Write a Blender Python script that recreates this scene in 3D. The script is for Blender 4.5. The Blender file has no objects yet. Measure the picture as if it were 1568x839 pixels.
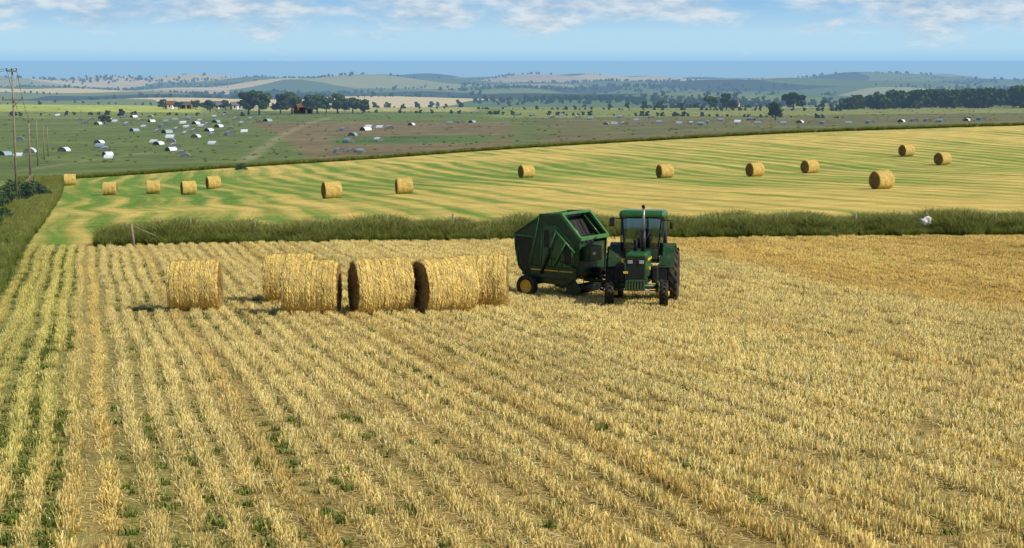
import bpy, math, random
import numpy as np
from mathutils import Vector, Matrix
random.seed(7); rng=np.random.default_rng(11)
TH=math.radians(7.18); F=2613.0
scene=bpy.context.scene
scene.view_settings.view_transform='Standard'
scene.view_settings.look='None'
scene.view_settings.exposure=0

# ---------------------------------------------------------------- terrain
CU=[-700,100,508,806,1200,1568,2300]
FAR=[(1500,-42),(2500,-62),(3500,-67),(5000,-70),(6500,-81),(7400,-108),(8600,-175)]
PR=[
 [(0,-3.9),(50,-7.5),(78,-9.0),(110,-11.0),(187,-15.5),(218,-16.4),(250,-17.5),(330,-19.5),(540,-20),(900,-23)],
 [(0,-3.9),(50,-7.3),(78,-8.55),(110,-10.6),(187,-15.1),(218,-16.1),(250,-17.3),(330,-19.5),(540,-21),(900,-24)],
 [(0,-3.9),(50,-7.2),(78,-8.3),(151,-12.3),(190,-14.2),(270,-16.1),(330,-19.3),(540,-20.5),(900,-26)],
 [(0,-3.9),(50,-7.15),(78,-8.15),(130,-10.8),(187,-12.9),(290,-14.7),(350,-18.5),(540,-20.5),(900,-26)],
 [(0,-3.9),(50,-7.1),(78,-7.95),(135,-10.3),(187,-12.5),(300,-12.5),(360,-17),(540,-19.5),(900,-25)],
 [(0,-3.9),(50,-7.0),(78,-7.8),(135,-10.1),(196,-12.0),(300,-11.0),(360,-16),(540,-18.5),(900,-24)],
 [(0,-3.9),(50,-7.0),(78,-7.6),(135,-9.5),(196,-11.0),(300,-9.5),(360,-13),(540,-17),(900,-22)]]
CT=np.array([(u-784)/F for u in CU])
def _h0(t,y):
    out=np.zeros_like(y); 
    vals=[np.interp(y,[p[0] for p in pr+FAR],[p[1] for p in pr+FAR]) for pr in PR]
    tc=np.clip(t,CT[0],CT[-1])
    for i in range(len(CT)-1):
        m=(tc>=CT[i])&(tc<=CT[i+1])
        f=(tc-CT[i])/(CT[i+1]-CT[i])
        out=np.where(m,vals[i]*(1-f)+vals[i+1]*f,out)
    return out
def height(x,y):
    x=np.atleast_1d(np.asarray(x,float)); y=np.atleast_1d(np.asarray(y,float))
    yc=np.maximum(y,0.0); t=x/np.maximum(y,8)
    z=np.zeros_like(yc); n=0
    for fy in (.94,.97,1,1.03,1.06):
        for dt in (-.03,0,.03):
            z+=_h0(t+dt,yc*fy); n+=1
    z/=n
    a=np.interp(yc,[900,1500,2500,4000,7000],[0,6,14,22,27])
    u=x/1000.0; v=yc/1000.0
    nz=(np.sin(u*2.3+v*3.1+.7)+.8*np.sin(-u*3.7+v*5.3+2)+.6*np.sin(u*6.1+v*2.2+1)+.45*np.sin(u*9.5-v*8.1+4)+.3*np.sin(u*17+v*13))/2.2
    z+=a*nz
    z+=0.02*np.sin(x*1.3+y*.4)*np.sin(y*.9-x*.3)*np.interp(yc,[0,80],[1,1])
    return z
def gz(x,y): return float(height([x],[y])[0])
def on_ground(u,D):
    x=0;z=-8
    for _ in range(4):
        dep=D*math.cos(TH)-z*math.sin(TH)
        x=(u-784)/F*dep; z=gz(x,D)
    return Vector((x,D,z))
YS=np.exp(np.linspace(math.log(12),math.log(7000),2500))
def hit(u,v,ymin=12):
    U=(u-784)/F; V=(419.5-v)/F
    dy=math.cos(TH)+V*math.sin(TH); dz=-math.sin(TH)+V*math.cos(TH)
    ys=YS[YS>=ymin]
    xs=U/dy*ys; zs=dz/dy*ys; h=height(xs,ys)
    k=np.nonzero(zs<=h)[0]
    i=int(k[0]) if len(k) else len(ys)-1
    return Vector((float(xs[i]),float(ys[i]),float(h[i])))

# ---------------------------------------------------------------- mesh utils
def link(ob,parent=None):
    scene.collection.objects.link(ob)
    if parent is not None: ob.parent=parent
    return ob
def fast_mesh(name,V,Fa,cols=None,mats=(),smooth=False,extra=None,midx=None):
    me=bpy.data.meshes.new(name); V=np.asarray(V,np.float32); Fa=np.asarray(Fa,np.int32)
    me.vertices.add(len(V)); me.vertices.foreach_set('co',V.ravel())
    me.loops.add(Fa.size); me.loops.foreach_set('vertex_index',Fa.ravel())
    me.polygons.add(len(Fa)); me.polygons.foreach_set('loop_start',np.arange(0,Fa.size,Fa.shape[1],dtype=np.int32))
    if midx is not None: me.polygons.foreach_set('material_index',np.asarray(midx,np.int32))
    me.update(calc_edges=True)
    me.polygons.foreach_set('use_smooth',np.full(len(Fa),smooth,dtype=bool))
    for nm,c in (('Col',cols),)+tuple(extra or ()):
        if c is not None:
            a=me.color_attributes.new(nm,'FLOAT_COLOR','POINT')
            c4=np.ones((len(V),4),np.float32); c4[:,:3]=c
            a.data.foreach_set('color',c4.ravel())
    for m in mats: me.materials.append(m)
    me.update()
    return me
def blades(P0,P1,W0,W1,C0,C1):
    n=len(P0); V=np.empty((n,4,3)); V[:,0]=P0-W0; V[:,1]=P0+W0; V[:,2]=P1+W1; V[:,3]=P1-W1
    C=np.empty((n,4,3)); C[:,0]=C0;C[:,1]=C0;C[:,2]=C1;C[:,3]=C1
    return V.reshape(-1,3),np.arange(n*4).reshape(n,4),C.reshape(-1,3)
def pickcol(cs,n):
    cs=np.array(cs); a=rng.integers(0,len(cs),n); b=rng.integers(0,len(cs),n); f=rng.random((n,1))
    return cs[a]*f+cs[b]*(1-f)

# ---------------------------------------------------------------- materials
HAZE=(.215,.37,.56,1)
def newmat(name):
    m=bpy.data.materials.new(name); m.use_nodes=True; nt=m.node_tree; nt.nodes.clear()
    return m,nt
class NB:
    def __init__(s,nt): s.nt=nt
    def n(s,t,**k):
        nd=s.nt.nodes.new(t)
        for a,b in k.items(): setattr(nd,a,b)
        return nd
    def l(s,a,b): s.nt.links.new(a,b)
    def math(s,op,a,b=None,c=None,clamp=False):
        nd=s.n('ShaderNodeMath',operation=op,use_clamp=clamp)
        for i,x in enumerate((a,b,c)):
            if x is None: continue
            if isinstance(x,(int,float)): nd.inputs[i].default_value=x
            else: s.l(x,nd.inputs[i])
        return nd.outputs[0]
    def mix(s,f,a,b,blend='MIX'):
        nd=s.n('ShaderNodeMix',data_type='RGBA',blend_type=blend)
        for i,x in ((0,f),(6,a),(7,b)):
            if isinstance(x,(int,float)): nd.inputs[i].default_value=x
            elif isinstance(x,tuple): nd.inputs[i].default_value=x if len(x)==4 else x+(1,)
            else: s.l(x,nd.inputs[i])
        return nd.outputs[2]
    def noise(s,vec,scale,detail=4,rough=.6,dist=0):
        nd=s.n('ShaderNodeTexNoise'); nd.inputs['Scale'].default_value=scale; nd.inputs['Detail'].default_value=detail
        nd.inputs['Roughness'].default_value=rough; nd.inputs['Distortion'].default_value=dist
        if vec is not None: s.l(vec,nd.inputs['Vector'])
        return nd.outputs[0]
    def rng(s,x,a,b,c,d):
        nd=s.n('ShaderNodeMapRange'); s.l(x,nd.inputs[0])
        for i,q in enumerate((a,b,c,d)): nd.inputs[i+1].default_value=q
        return nd.outputs[0]
def haze_out(b,sh,L=5000.):  # air haze painted into the surface as blue emission, stronger with distance
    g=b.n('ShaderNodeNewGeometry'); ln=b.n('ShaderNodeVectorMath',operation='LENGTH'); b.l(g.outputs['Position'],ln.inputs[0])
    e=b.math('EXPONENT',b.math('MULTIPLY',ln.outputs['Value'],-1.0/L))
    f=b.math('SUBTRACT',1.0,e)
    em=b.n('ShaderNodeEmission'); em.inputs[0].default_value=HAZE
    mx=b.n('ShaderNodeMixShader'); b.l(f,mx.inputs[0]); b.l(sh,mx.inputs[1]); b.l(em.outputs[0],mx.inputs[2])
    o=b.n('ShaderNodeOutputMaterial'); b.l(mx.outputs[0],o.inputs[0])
def simple(name,col,rough=.6,metal=0,noise=.15,nscale=6,spec=.4,bump=0,trans=0,dirt=0):
    m,nt=newmat(name); b=NB(nt)
    p=b.n('ShaderNodeBsdfPrincipled'); tc=b.n('ShaderNodeTexCoord')
    nz=b.noise(tc.outputs['Object'],nscale,5)
    f=b.rng(nz,.3,.7,1-noise,1+noise)
    c=b.mix(1.0,col+(1,),f,'MULTIPLY')
    if dirt:
        nz2=b.noise(tc.outputs['Object'],2.5,6,.7)
        c=b.mix(b.rng(nz2,.45,.7,0,dirt),c,(.20,.15,.08,1))
    b.l(c,p.inputs['Base Color']); p.inputs['Roughness'].default_value=rough; p.inputs['Metallic'].default_value=metal
    p.inputs['Specular IOR Level'].default_value=spec
    if bump:
        bp=b.n('ShaderNodeBump'); bp.inputs['Strength'].default_value=bump; b.l(nz,bp.inputs['Height']); b.l(bp.outputs[0],p.inputs['Normal'])
    o=b.n('ShaderNodeOutputMaterial'); b.l(p.outputs[0],o.inputs[0])
    return m
def foliage(name,haze=False,rand=.25,transl=.25,tint=False):
    m,nt=newmat(name); b=NB(nt)
    at=b.n('ShaderNodeAttribute',attribute_name='Col'); oi=b.n('ShaderNodeObjectInfo')
    f=b.rng(oi.outputs['Random'],0,1,1-rand,1+rand)
    c=b.mix(1.0,at.outputs['Color'],f,'MULTIPLY')
    if tint:
        ti=b.n('ShaderNodeAttribute',attribute_name='tint',attribute_type='INSTANCER')
        c=b.mix(1.0,c,ti.outputs['Color'],'MULTIPLY')
    d=b.n('ShaderNodeBsdfDiffuse'); b.l(c,d.inputs[0])
    t=b.n('ShaderNodeBsdfTranslucent'); b.l(c,t.inputs[0])
    mx=b.n('ShaderNodeMixShader'); mx.inputs[0].default_value=transl; b.l(d.outputs[0],mx.inputs[1]); b.l(t.outputs[0],mx.inputs[2])
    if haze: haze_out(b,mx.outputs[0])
    else:
        o=b.n('ShaderNodeOutputMaterial'); b.l(mx.outputs[0],o.inputs[0])
    return m
M_stub=foliage('stubble_straw',rand=.1,transl=.2,tint=True)
M_grass=foliage('grass_blades',rand=.22,transl=.25)
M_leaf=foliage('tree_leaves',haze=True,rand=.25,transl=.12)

# ---------------------------------------------------------------- ground mesh
NY,NX=860,620
yp=np.exp(np.linspace(math.log(4),math.log(8600),NY)); ts=np.linspace(-.72,.72,NX)
YP,TS=np.meshgrid(yp,ts,indexing='ij')
X=(TS*YP).ravel(); Y=(YP-12).ravel()
Z=height(X,Y)
V=np.stack([X,Y,Z],1)
ii,jj=np.meshgrid(np.arange(NY-1),np.arange(NX-1),indexing='ij'); base=(ii*NX+jj).ravel()
FA=np.stack([base,base+1,base+NX+1,base+NX],1)
T=X/np.maximum(Y,1); P=(X+.25*Y)/1.03
def ss(x,a,b):
    q=np.clip((x-a)/(b-a),0,1); return q*q*(3-2*q)
def seg_dist(pts):
    d=np.full(X.shape,1e9)
    for (ax,ay),(bx,by) in zip(pts[:-1],pts[1:]):
        vx,vy=bx-ax,by-ay; L2=vx*vx+vy*vy
        q=np.clip(((X-ax)*vx+(Y-ay)*vy)/L2,0,1)
        d=np.minimum(d,np.hypot(X-ax-q*vx,Y-ay-q*vy))
    return d
def mixc(c,col,w):
    return c*(1-w[:,None])+np.array(col)[None]*w[:,None]
wob=np.sin(X*.9+Y*.2)*.5+np.sin(X*.31+1)*.7
strip_y=77-.08*X
near=1-ss(Y,strip_y-.5+wob*.2,strip_y+.3+wob*.2)
crest_t=[-.9,-.273,-.162,-.075,-.03,.083,.178,.3,.9]
crest_v=[235,238,262,277,285,295,300,302,305]
crest_y=np.interp(T,crest_t,crest_v)
far=(1-near)*(1-ss(Y,crest_y-2,crest_y+3))
hill=ss(Y,1000,1080)
col=np.zeros((len(X),3))
col[:]=(.42,.30,.10)
stripc=ss(P,-1.0,3.5)
col=mixc(col,(.22,.24,.055),near*(1-stripc)*.75)
col=mixc(col,(.46,.33,.12),near*(1-ss(np.abs(P-.05),.05,.4))*.6)
col=mixc(col,(.50,.42,.12),far)
past=(1-near)*(1-far)
GP=(.115,.155,.035)
col=mixc(col,GP,past)
col=mixc(col,(.17,.13,.06),past*ss(T+.00015*(Y-370),-.13,-.12)*(1-ss(T,-.01,.01))*(1-ss(Y,560,600)))
col=mixc(col,(.155,.125,.055),past*ss(T,0,.03)*(.72+.25*np.sin(Y*.05)))
col=mixc(col,(.085,.14,.03),past*ss(T,-.11,-.1)*(1-ss(T,-.02,0))*ss(Y,390,400)*(1-ss(Y,440,450)))
col=mixc(col,(.17,.20,.05),past*(1-ss(T,-.2,-.15))*ss(Y,620,640))
col=mixc(col,(.36,.41,.08),past*(1-ss(T,-.19,-.17))*ss(Y,740,755)*(1-hill))
col=mixc(col,(.36,.34,.12),past*ss(T,-.16,-.15)*(1-ss(T,-.03,-.01))*ss(Y,800,815)*(1-hill))
col=mixc(col,(.24,.27,.07),past*ss(T,-.02,.0)*ss(Y,640,655)*(1-hill)*.7)
for uv in ([(368,248),(400,228),(432,207),(470,190),(505,180)],[(30,262),(130,246),(240,232)],[(440,206),(520,210),(640,214)]):
    pts=[hit(a,b,250) for a,b in uv]; d=seg_dist([(p.x,p.y) for p in pts])
    col=mixc(col,(.30,.26,.14),(1-ss(d,.5,2.2))*past*(.5 if uv[0][0]==368 else .3))
col=mixc(col,(.07,.09,.025),(ss(Y,crest_y-1,crest_y+1)*(1-ss(Y,crest_y+6,crest_y+9)))*.7)
verge=(1-ss(P,-3.3+wob*.25,-2.3+wob*.25))*ss(Y,40,50)*(1-ss(Y,236,240))
col=mixc(col,(.15,.19,.04),verge)
d=np.hypot((X+20.5)/3.8,(Y-77.5)/1.5); ep=(1-ss(d,.5,1.2))*.75
col=mixc(col,(.15,.12,.05),ep)
msk=np.stack([near*(1-verge)*(1-ep),far*(1-verge)*(1-ep),hill],1)
m,nt=newmat('ground_field'); b=NB(nt)
geo=b.n('ShaderNodeNewGeometry'); sep=b.n('ShaderNodeSeparateXYZ'); b.l(geo.outputs['Position'],sep.inputs[0])
px,py=sep.outputs[0],sep.outputs[1]
sx=b.math('MULTIPLY',b.math('ADD',px,b.math('MULTIPLY',py,.25)),1/1.03)
sa=b.math('MULTIPLY',b.math('SUBTRACT',py,b.math('MULTIPLY',px,.25)),1/1.03)
cA=b.n('ShaderNodeAttribute',attribute_name='Col'); mA=b.n('ShaderNodeAttribute',attribute_name='Msk')
ms=b.n('ShaderNodeSeparateColor'); b.l(mA.outputs['Color'],ms.inputs[0])
def comb(x,y,z=None):
    c=b.n('ShaderNodeCombineXYZ')
    for i,q in enumerate((x,y)): b.l(q,c.inputs[i])
    return c.outputs[0]
fine=b.noise(geo.outputs['Position'],14,5,.7)
med=b.noise(geo.outputs['Position'],.35,5,.6)
big=b.noise(geo.outputs['Position'],.035,4,.6)
rowv=comb(b.math('MULTIPLY',sx,2.4),b.math('MULTIPLY',sa,.35))
rown=b.noise(rowv,1.0,3,.6)
base=b.mix(1.0,cA.outputs['Color'],b.rng(fine,.3,.7,.6,1.4),'MULTIPLY')
base=b.mix(1.0,base,b.rng(med,.3,.7,.82,1.18),'MULTIPLY')
nearc=b.mix(1.0,base,b.rng(rown,.3,.7,.75,1.12),'MULTIPLY')
greenm=b.math('MULTIPLY',b.rng(rown,.50,.62,0,1),b.rng(big,.42,.6,.2,.9))
nearc=b.mix(b.math('MULTIPLY',greenm,.5),nearc,(.15,.18,.045,1))
wv=b.noise(geo.outputs['Position'],.018,2,.5)
sxw=b.math('ADD',sx,b.math('MULTIPLY',b.math('SUBTRACT',wv,.5),12.0))
fs=b.math('SINE',b.math('MULTIPLY',sxw,2*math.pi/3.0))
fs2=b.noise(comb(b.math('MULTIPLY',sxw,.42),b.math('MULTIPLY',sa,.010)),1.0,3,.6)
fs3=b.noise(comb(b.math('MULTIPLY',sxw,2.6),b.math('MULTIPLY',sa,.08)),1.0,4,.75)
tt=b.math('DIVIDE',px,b.math('MAXIMUM',py,1.0))
leftg=b.rng(tt,-.30,.05,.42,-.02)
midg=b.math('MULTIPLY',b.rng(py,140,175,0,1),b.rng(py,215,255,1,0))
g=b.math('ADD',b.math('ADD',b.rng(fs,-1,1,-.27,.27),b.rng(fs2,.3,.7,-.50,.60)),b.math('ADD',leftg,b.rng(big,.35,.65,-.15,.42)))
g=b.math('ADD',g,b.math('MULTIPLY',midg,.40))
g=b.math('ADD',g,b.rng(fs3,.3,.7,-.45,.45),clamp=True)
farc=b.mix(g,(.66,.49,.13,1),(.15,.26,.028,1))
farc=b.mix(1.0,farc,b.rng(fs3,.3,.7,.68,1.2),'MULTIPLY')
farc=b.mix(1.0,farc,b.rng(fine,.3,.7,.65,1.32),'MULTIPLY')
farc=b.mix(1.0,farc,b.rng(med,.3,.7,.80,1.2),'MULTIPLY')
patch=b.noise(geo.outputs['Position'],.05,7,.72)
pg=b.mix(1.0,base,b.rng(patch,.3,.7,.6,1.4),'MULTIPLY')
pg=b.mix(b.rng(b.noise(geo.outputs['Position'],.22,6,.8),.52,.78,0,.45),pg,(.22,.20,.09,1))
c=b.mix(ms.outputs[0],pg,nearc)
c=b.mix(ms.outputs[1],c,farc)
mp=b.n('ShaderNodeMapping'); mp.inputs['Scale'].default_value=(1/420,1/420,0); mp.inputs['Rotation'].default_value=(0,0,.3)
b.l(geo.outputs['Position'],mp.inputs['Vector'])
wn=b.n('ShaderNodeTexNoise'); wn.inputs['Scale'].default_value=1.2; b.l(mp.outputs[0],wn.inputs['Vector'])
vadd=b.n('ShaderNodeVectorMath',operation='MULTIPLY_ADD'); b.l(wn.outputs['Color'],vadd.inputs[0]); vadd.inputs[1].default_value=(.5,.5,0); b.l(mp.outputs[0],vadd.inputs[2])
vo=b.n('ShaderNodeTexVoronoi',distance='CHEBYCHEV'); vo.voronoi_dimensions='2D'; vo.inputs['Scale'].default_value=1.0; b.l(vadd.outputs[0],vo.inputs['Vector'])
sc=b.n('ShaderNodeSeparateColor'); b.l(vo.outputs['Color'],sc.inputs[0])
cr=b.n('ShaderNodeValToRGB'); cr.color_ramp.interpolation='CONSTANT'; b.l(sc.outputs[0],cr.inputs[0])
els=cr.color_ramp.elements
pal=[(0,(.10,.16,.045)),(.16,(.62,.50,.26)),(.34,(.16,.20,.06)),(.48,(.03,.05,.03)),(.62,(.50,.38,.24)),(.76,(.10,.15,.05)),(.88,(.32,.31,.12))]
els[0].position=0; els[0].color=pal[0][1]+(1,); els[1].position=pal[1][0]; els[1].color=pal[1][1]+(1,)
for p_,c_ in pal[2:]:
    e=els.new(p_); e.color=c_+(1,)
c=b.mix(ms.outputs[2],c,cr.outputs[0])
df=b.n('ShaderNodeBsdfPrincipled'); b.l(c,df.inputs['Base Color']); df.inputs['Roughness'].default_value=.95; df.inputs['Specular IOR Level'].default_value=.1
bp=b.n('ShaderNodeBump'); bp.inputs['Strength'].default_value=.85; bp.inputs['Distance'].default_value=.10; b.l(b.math('ADD',fine,b.math('MULTIPLY',fs3,.8)),bp.inputs['Height']); b.l(bp.outputs[0],df.inputs['Normal'])
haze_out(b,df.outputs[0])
link(bpy.data.objects.new('ground',fast_mesh('ground',V,FA,col,[m],True,extra=(('Msk',msk),))))

# sea
m,nt=newmat('sea_water'); b=NB(nt); p=b.n('ShaderNodeBsdfPrincipled'); p.inputs['Base Color'].default_value=(.08,.20,.32,1); p.inputs['Roughness'].default_value=.55
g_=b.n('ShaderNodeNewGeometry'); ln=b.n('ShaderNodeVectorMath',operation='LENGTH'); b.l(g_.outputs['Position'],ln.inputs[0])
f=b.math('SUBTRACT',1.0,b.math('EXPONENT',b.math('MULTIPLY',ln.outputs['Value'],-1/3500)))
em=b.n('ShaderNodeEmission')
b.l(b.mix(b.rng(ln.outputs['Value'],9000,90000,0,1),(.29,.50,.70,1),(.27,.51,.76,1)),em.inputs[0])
mx=b.n('ShaderNodeMixShader'); b.l(f,mx.inputs[0]); b.l(p.outputs[0],mx.inputs[1]); b.l(em.outputs[0],mx.inputs[2])  # water colour gives way to pale blue emission, painted distance haze
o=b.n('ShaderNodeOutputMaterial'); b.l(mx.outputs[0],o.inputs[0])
me=bpy.data.meshes.new('sea'); me.from_pydata([(-90000,7200,-150),(90000,7200,-150),(90000,160000,-150),(-90000,160000,-150)],[],[(0,1,2,3)]); me.materials.append(m)
link(bpy.data.objects.new('sea',me))

# ---------------------------------------------------------------- scatter
def collection_of(name,meshes):
    c=bpy.data.collections.new(name)
    for i,me in enumerate(meshes):
        o=bpy.data.objects.new(name+'_%d'%i,me); c.objects.link(o)
    return c
def scatter(name,coll,pts,rz,scl,idx,tilt=None,tint=None):
    me=bpy.data.meshes.new(name); n=len(pts); me.vertices.add(n); me.vertices.foreach_set('co',np.asarray(pts,np.float32).ravel())
    a=me.attributes.new('rot','FLOAT_VECTOR','POINT'); r=np.zeros((n,3),np.float32); r[:,2]=rz
    if tilt is not None: r[:,:2]=tilt
    a.data.foreach_set('vector',r.ravel())
    a=me.attributes.new('scl','FLOAT_VECTOR','POINT'); s=np.asarray(scl,np.float32)
    if s.ndim==1: s=np.repeat(s[:,None],3,1)
    a.data.foreach_set('vector',np.ascontiguousarray(s).ravel())
    a=me.attributes.new('vid','INT','POINT'); a.data.foreach_set('value',np.asarray(idx,np.int32))
    if tint is not None:
        a=me.attributes.new('tint','FLOAT_COLOR','POINT'); t4=np.ones((n,4),np.float32); t4[:,:3]=tint; a.data.foreach_set('color',t4.ravel())
    ob=link(bpy.data.objects.new(name,me))
    ng=bpy.data.node_groups.new(name+'_gn','GeometryNodeTree')
    ng.interface.new_socket('Geometry',in_out='INPUT',socket_type='NodeSocketGeometry'); ng.interface.new_socket('Geometry',in_out='OUTPUT',socket_type='NodeSocketGeometry')
    N=ng.nodes.new; gi=N('NodeGroupInput'); go=N('NodeGroupOutput'); ip=N('GeometryNodeInstanceOnPoints'); ci=N('GeometryNodeCollectionInfo')
    ci.inputs['Collection'].default_value=coll; ci.inputs['Separate Children'].default_value=True; ci.inputs['Reset Children'].default_value=True
    def at(nm,dt):
        q=N('GeometryNodeInputNamedAttribute'); q.data_type=dt; q.inputs['Name'].default_value=nm
        return [o for o in q.outputs if o.enabled and o.name=='Attribute'][0]
    L=ng.links.new
    L(gi.outputs[0],ip.inputs['Points']); L(ci.outputs[0],ip.inputs['Instance']); ip.inputs['Pick Instance'].default_value=True
    L(at('vid','INT'),ip.inputs['Instance Index']); L(at('rot','FLOAT_VECTOR'),ip.inputs['Rotation']); L(at('scl','FLOAT_VECTOR'),ip.inputs['Scale'])
    L(ip.outputs[0],go.inputs[0])
    md=ob.modifiers.new('scatter','NODES'); md.node_group=ng
    return ob

# stubble patches (local y = along row)
STR=[(.95,.80,.36),(.88,.70,.27),(.76,.57,.19),(.95,.87,.50),(.86,.71,.28),(.58,.42,.13)]
def stub_variant(k):
    n=150
    P0=np.zeros((n,3)); P0[:,0]=np.clip(rng.normal(0,.060,n),-.155,.155); P0[:,1]=rng.uniform(-.27,.27,n)
    g0=rng.uniform(-.27,.27); kk=np.abs(P0[:,1]-g0)>.03; P0[~kk,1]+=.07
    P0[:,0]+=.018*np.sin(P0[:,1]*9+k)
    h=rng.uniform(.055,.15,n)
    P1=P0+np.stack([rng.normal(0,.026,n),rng.normal(0,.026,n),h],1)
    a=rng.uniform(0,math.pi,n); w=rng.uniform(.003,.0065,n)
    W=np.stack([np.cos(a)*w,np.sin(a)*w,0*w],1)
    C=pickcol(STR,n); g=rng.random(n)<.05; C[g]=(.22,.30,.07)
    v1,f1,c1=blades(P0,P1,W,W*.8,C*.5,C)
    k2=36; Q=np.zeros((k2,3)); Q[:,0]=rng.uniform(-.22,.22,k2); Q[:,1]=rng.uniform(-.28,.28,k2); Q[:,2]=rng.uniform(.006,.04,k2)
    a=rng.uniform(0,2*math.pi,k2); l=rng.uniform(.05,.2,k2); D=np.stack([np.cos(a)*l,np.sin(a)*l,rng.normal(0,.015,k2)],1)
    W=np.stack([-np.sin(a)*.004,np.cos(a)*.004,0*a],1)
    C=pickcol(STR,k2)*.85; v2,f2,c2=blades(Q,Q+D,W,W,C,C)
    return fast_mesh('stubble',np.vstack([v1,v2]),np.vstack([f1,f2+len(v1)]),np.vstack([c1,c2]),[M_stub])
C_st=collection_of('stubble_tufts',[stub_variant(i) for i in range(8)])
pts=[]; ROW=.44
for s in np.arange(-6,50,ROW):
    a=np.arange(8,95,.5)+rng.uniform(0,.5); rb=rng.normal(0,.06); off=rng.normal(0,.035)
    ss_=s+off+.05*np.sin(a*.35+s)+rng.normal(0,.022,len(a))
    x=(1.03*ss_-.25*1.03*a)/1.0625; y=(1.03*a+.25*1.03*ss_)/1.0625
    pts.append(np.stack([x,y,np.full(len(a),rb)],1))
pts=np.vstack(pts); x,y,rb=pts.T; p=(x+.25*y)/1.03
thin=np.sin(x*2.1+y*.7)*np.sin(y*1.3-x*.6+1)
keep=(y>12)&(y<76.3-.08*x)&(np.abs(x)<.35*y+2)&~((p<-2.7))
keep&=rng.random(len(x))>.07+.18*(thin>.5)
x,y,p,rb=x[keep],y[keep],p[keep],rb[keep]; z=height(x,y)
n=len(x)
lowf=np.sin(x*.5+y*.13)*np.sin(y*.21+.5)
hs=rng.uniform(.7,1.2,n)*(1+.18*lowf)
trk=np.exp(-((p-.05)/.28)**2)
hs*=1-.35*trk
tint=np.ones((n,3))*(1.02+rb+.07*lowf+rng.normal(0,.05,n))[:,None]
def tmix(t,c,w): return t*(1-w[:,None]+np.array(c)[None]*w[:,None])
tint=tmix(tint,(.90,.80,.66),trk*.7)
grn=np.clip((-.2-p)/.5,0,1)*ss(y,18,26); tint=tmix(tint,(.74,.88,.58),grn*.55)
edge=.5*np.sin(y*.6)+.3*np.sin(y*1.7)
rg=ss(x-(y-48)*-.25+edge,11.0,12.8)*ss(y+edge,44,49); tint=tmix(tint,(1.0,.88,.68),rg*.8); hs*=1-.2*rg
swl=np.exp(-(((p/4.6)%1-.5)/.05)**2); tint=tmix(tint,(.86,.78,.66),swl*.6)
band=(np.floor(p/4.6)%2); tint=tmix(tint,(.97,.95,.92),band*1.0)
nearw=1-ss(y,17,28); tint=tmix(tint,(.97,.92,.80),nearw*.6)
sc_=np.stack([rng.uniform(.85,1.15,n)*np.interp(p,[0,4,9,14],[1,1.08,1.3,1.5]),np.full(n,1.05),hs],1)
rz=math.atan(.25)+rng.normal(0,.08,n)+np.where(rng.random(n)<.5,math.pi,0)
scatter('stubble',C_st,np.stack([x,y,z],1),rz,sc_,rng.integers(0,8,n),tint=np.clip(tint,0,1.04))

# tall grass
def grass_variant(k,h0=.55,h1=1.15,n=70,r=.3,seed=True,green=1.0):
    P0=np.zeros((n,3)); P0[:,:2]=rng.normal(0,r*.5,(n,2))
    h=rng.uniform(h0,h1,n); ln=rng.normal(0,.10,(n,2))
    P1=P0.copy(); P1[:,2]+=h*.6; P1[:,:2]+=ln*h[:,None]
    P2=P1.copy(); P2[:,2]+=h*.4; P2[:,:2]+=ln*2.2*h[:,None]
    a=rng.uniform(0,math.pi,n); w=rng.uniform(.006,.014,n); W=np.stack([np.cos(a)*w,np.sin(a)*w,0*w],1)
    G=pickcol([(.09,.16,.025),(.15,.21,.04),(.20,.22,.05),(.11,.18,.03)],n); Tt=pickcol([(.36,.31,.12),(.26,.26,.07),(.42,.34,.16),(.17,.22,.05)],n)
    Tt=Tt*(1-green*.3)+G*green*.3
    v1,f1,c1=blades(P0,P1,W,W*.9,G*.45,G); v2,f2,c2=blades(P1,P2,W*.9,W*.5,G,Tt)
    return fast_mesh('grass',np.vstack([v1,v2]),np.vstack([f1,f2+len(v1)]),np.vstack([c1,c2]),[M_grass])
C_gr=collection_of('grass_tufts',[grass_variant(i) for i in range(6)])
C_wd=collection_of('weed_tufts',[grass_variant(i,.05,.12,22,.16,green=1.6) for i in range(4)])
n=7000; x=rng.uniform(-19.2,42,n); yy=rng.uniform(-.5,4.2,n); y=77.2-.08*x+yy+.3*np.sin(x*.8)+.25*np.sin(x*2.1)
hh=rng.uniform(.55,.86,n)*(1+.10*np.sin(x*.7)+.09*np.sin(x*1.9+1)+.06*np.sin(x*4.3))*np.interp(yy,[-.5,.6,4.2],[.4,1,1.0])*np.interp(x,[-19,-10,25],[1.02,1.0,.95])
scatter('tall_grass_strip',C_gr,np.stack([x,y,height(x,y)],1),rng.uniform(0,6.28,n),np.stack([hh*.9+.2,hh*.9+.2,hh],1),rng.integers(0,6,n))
n=4200; y=rng.uniform(50,236,n)**1.0; q=rng.exponential(2.2,n); x=-.25*y-2.9-q
s_=rng.uniform(.3,.8,n)*np.interp(y,[50,120,236],[.6,.8,1])
scatter('verge_grass',C_gr,np.stack([x,y,height(x,y)],1),rng.uniform(0,6.28,n),s_,rng.integers(0,6,n))
n=22000; y=rng.uniform(14,76,n); x=rng.uniform(-.36,.36,n)*y; p=(x+.25*y)/1.03
prob=np.where(p<-.5,.9,np.interp(p,[0,5,12],[.38,.14,.05]))*(.25+.75*(np.sin(x*.4+1)*np.sin(y*.23)+.4*np.sin(p*5)>0))
row=(np.floor((p+6)/ROW)+.5)*ROW-6; x=x+(row-p)+rng.normal(0,.05,n)
k=(rng.random(n)<prob)&(p>-2.7)&~((p>-.45)&(p<.5)); x,y=x[k],y[k]; n=len(x)
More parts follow.
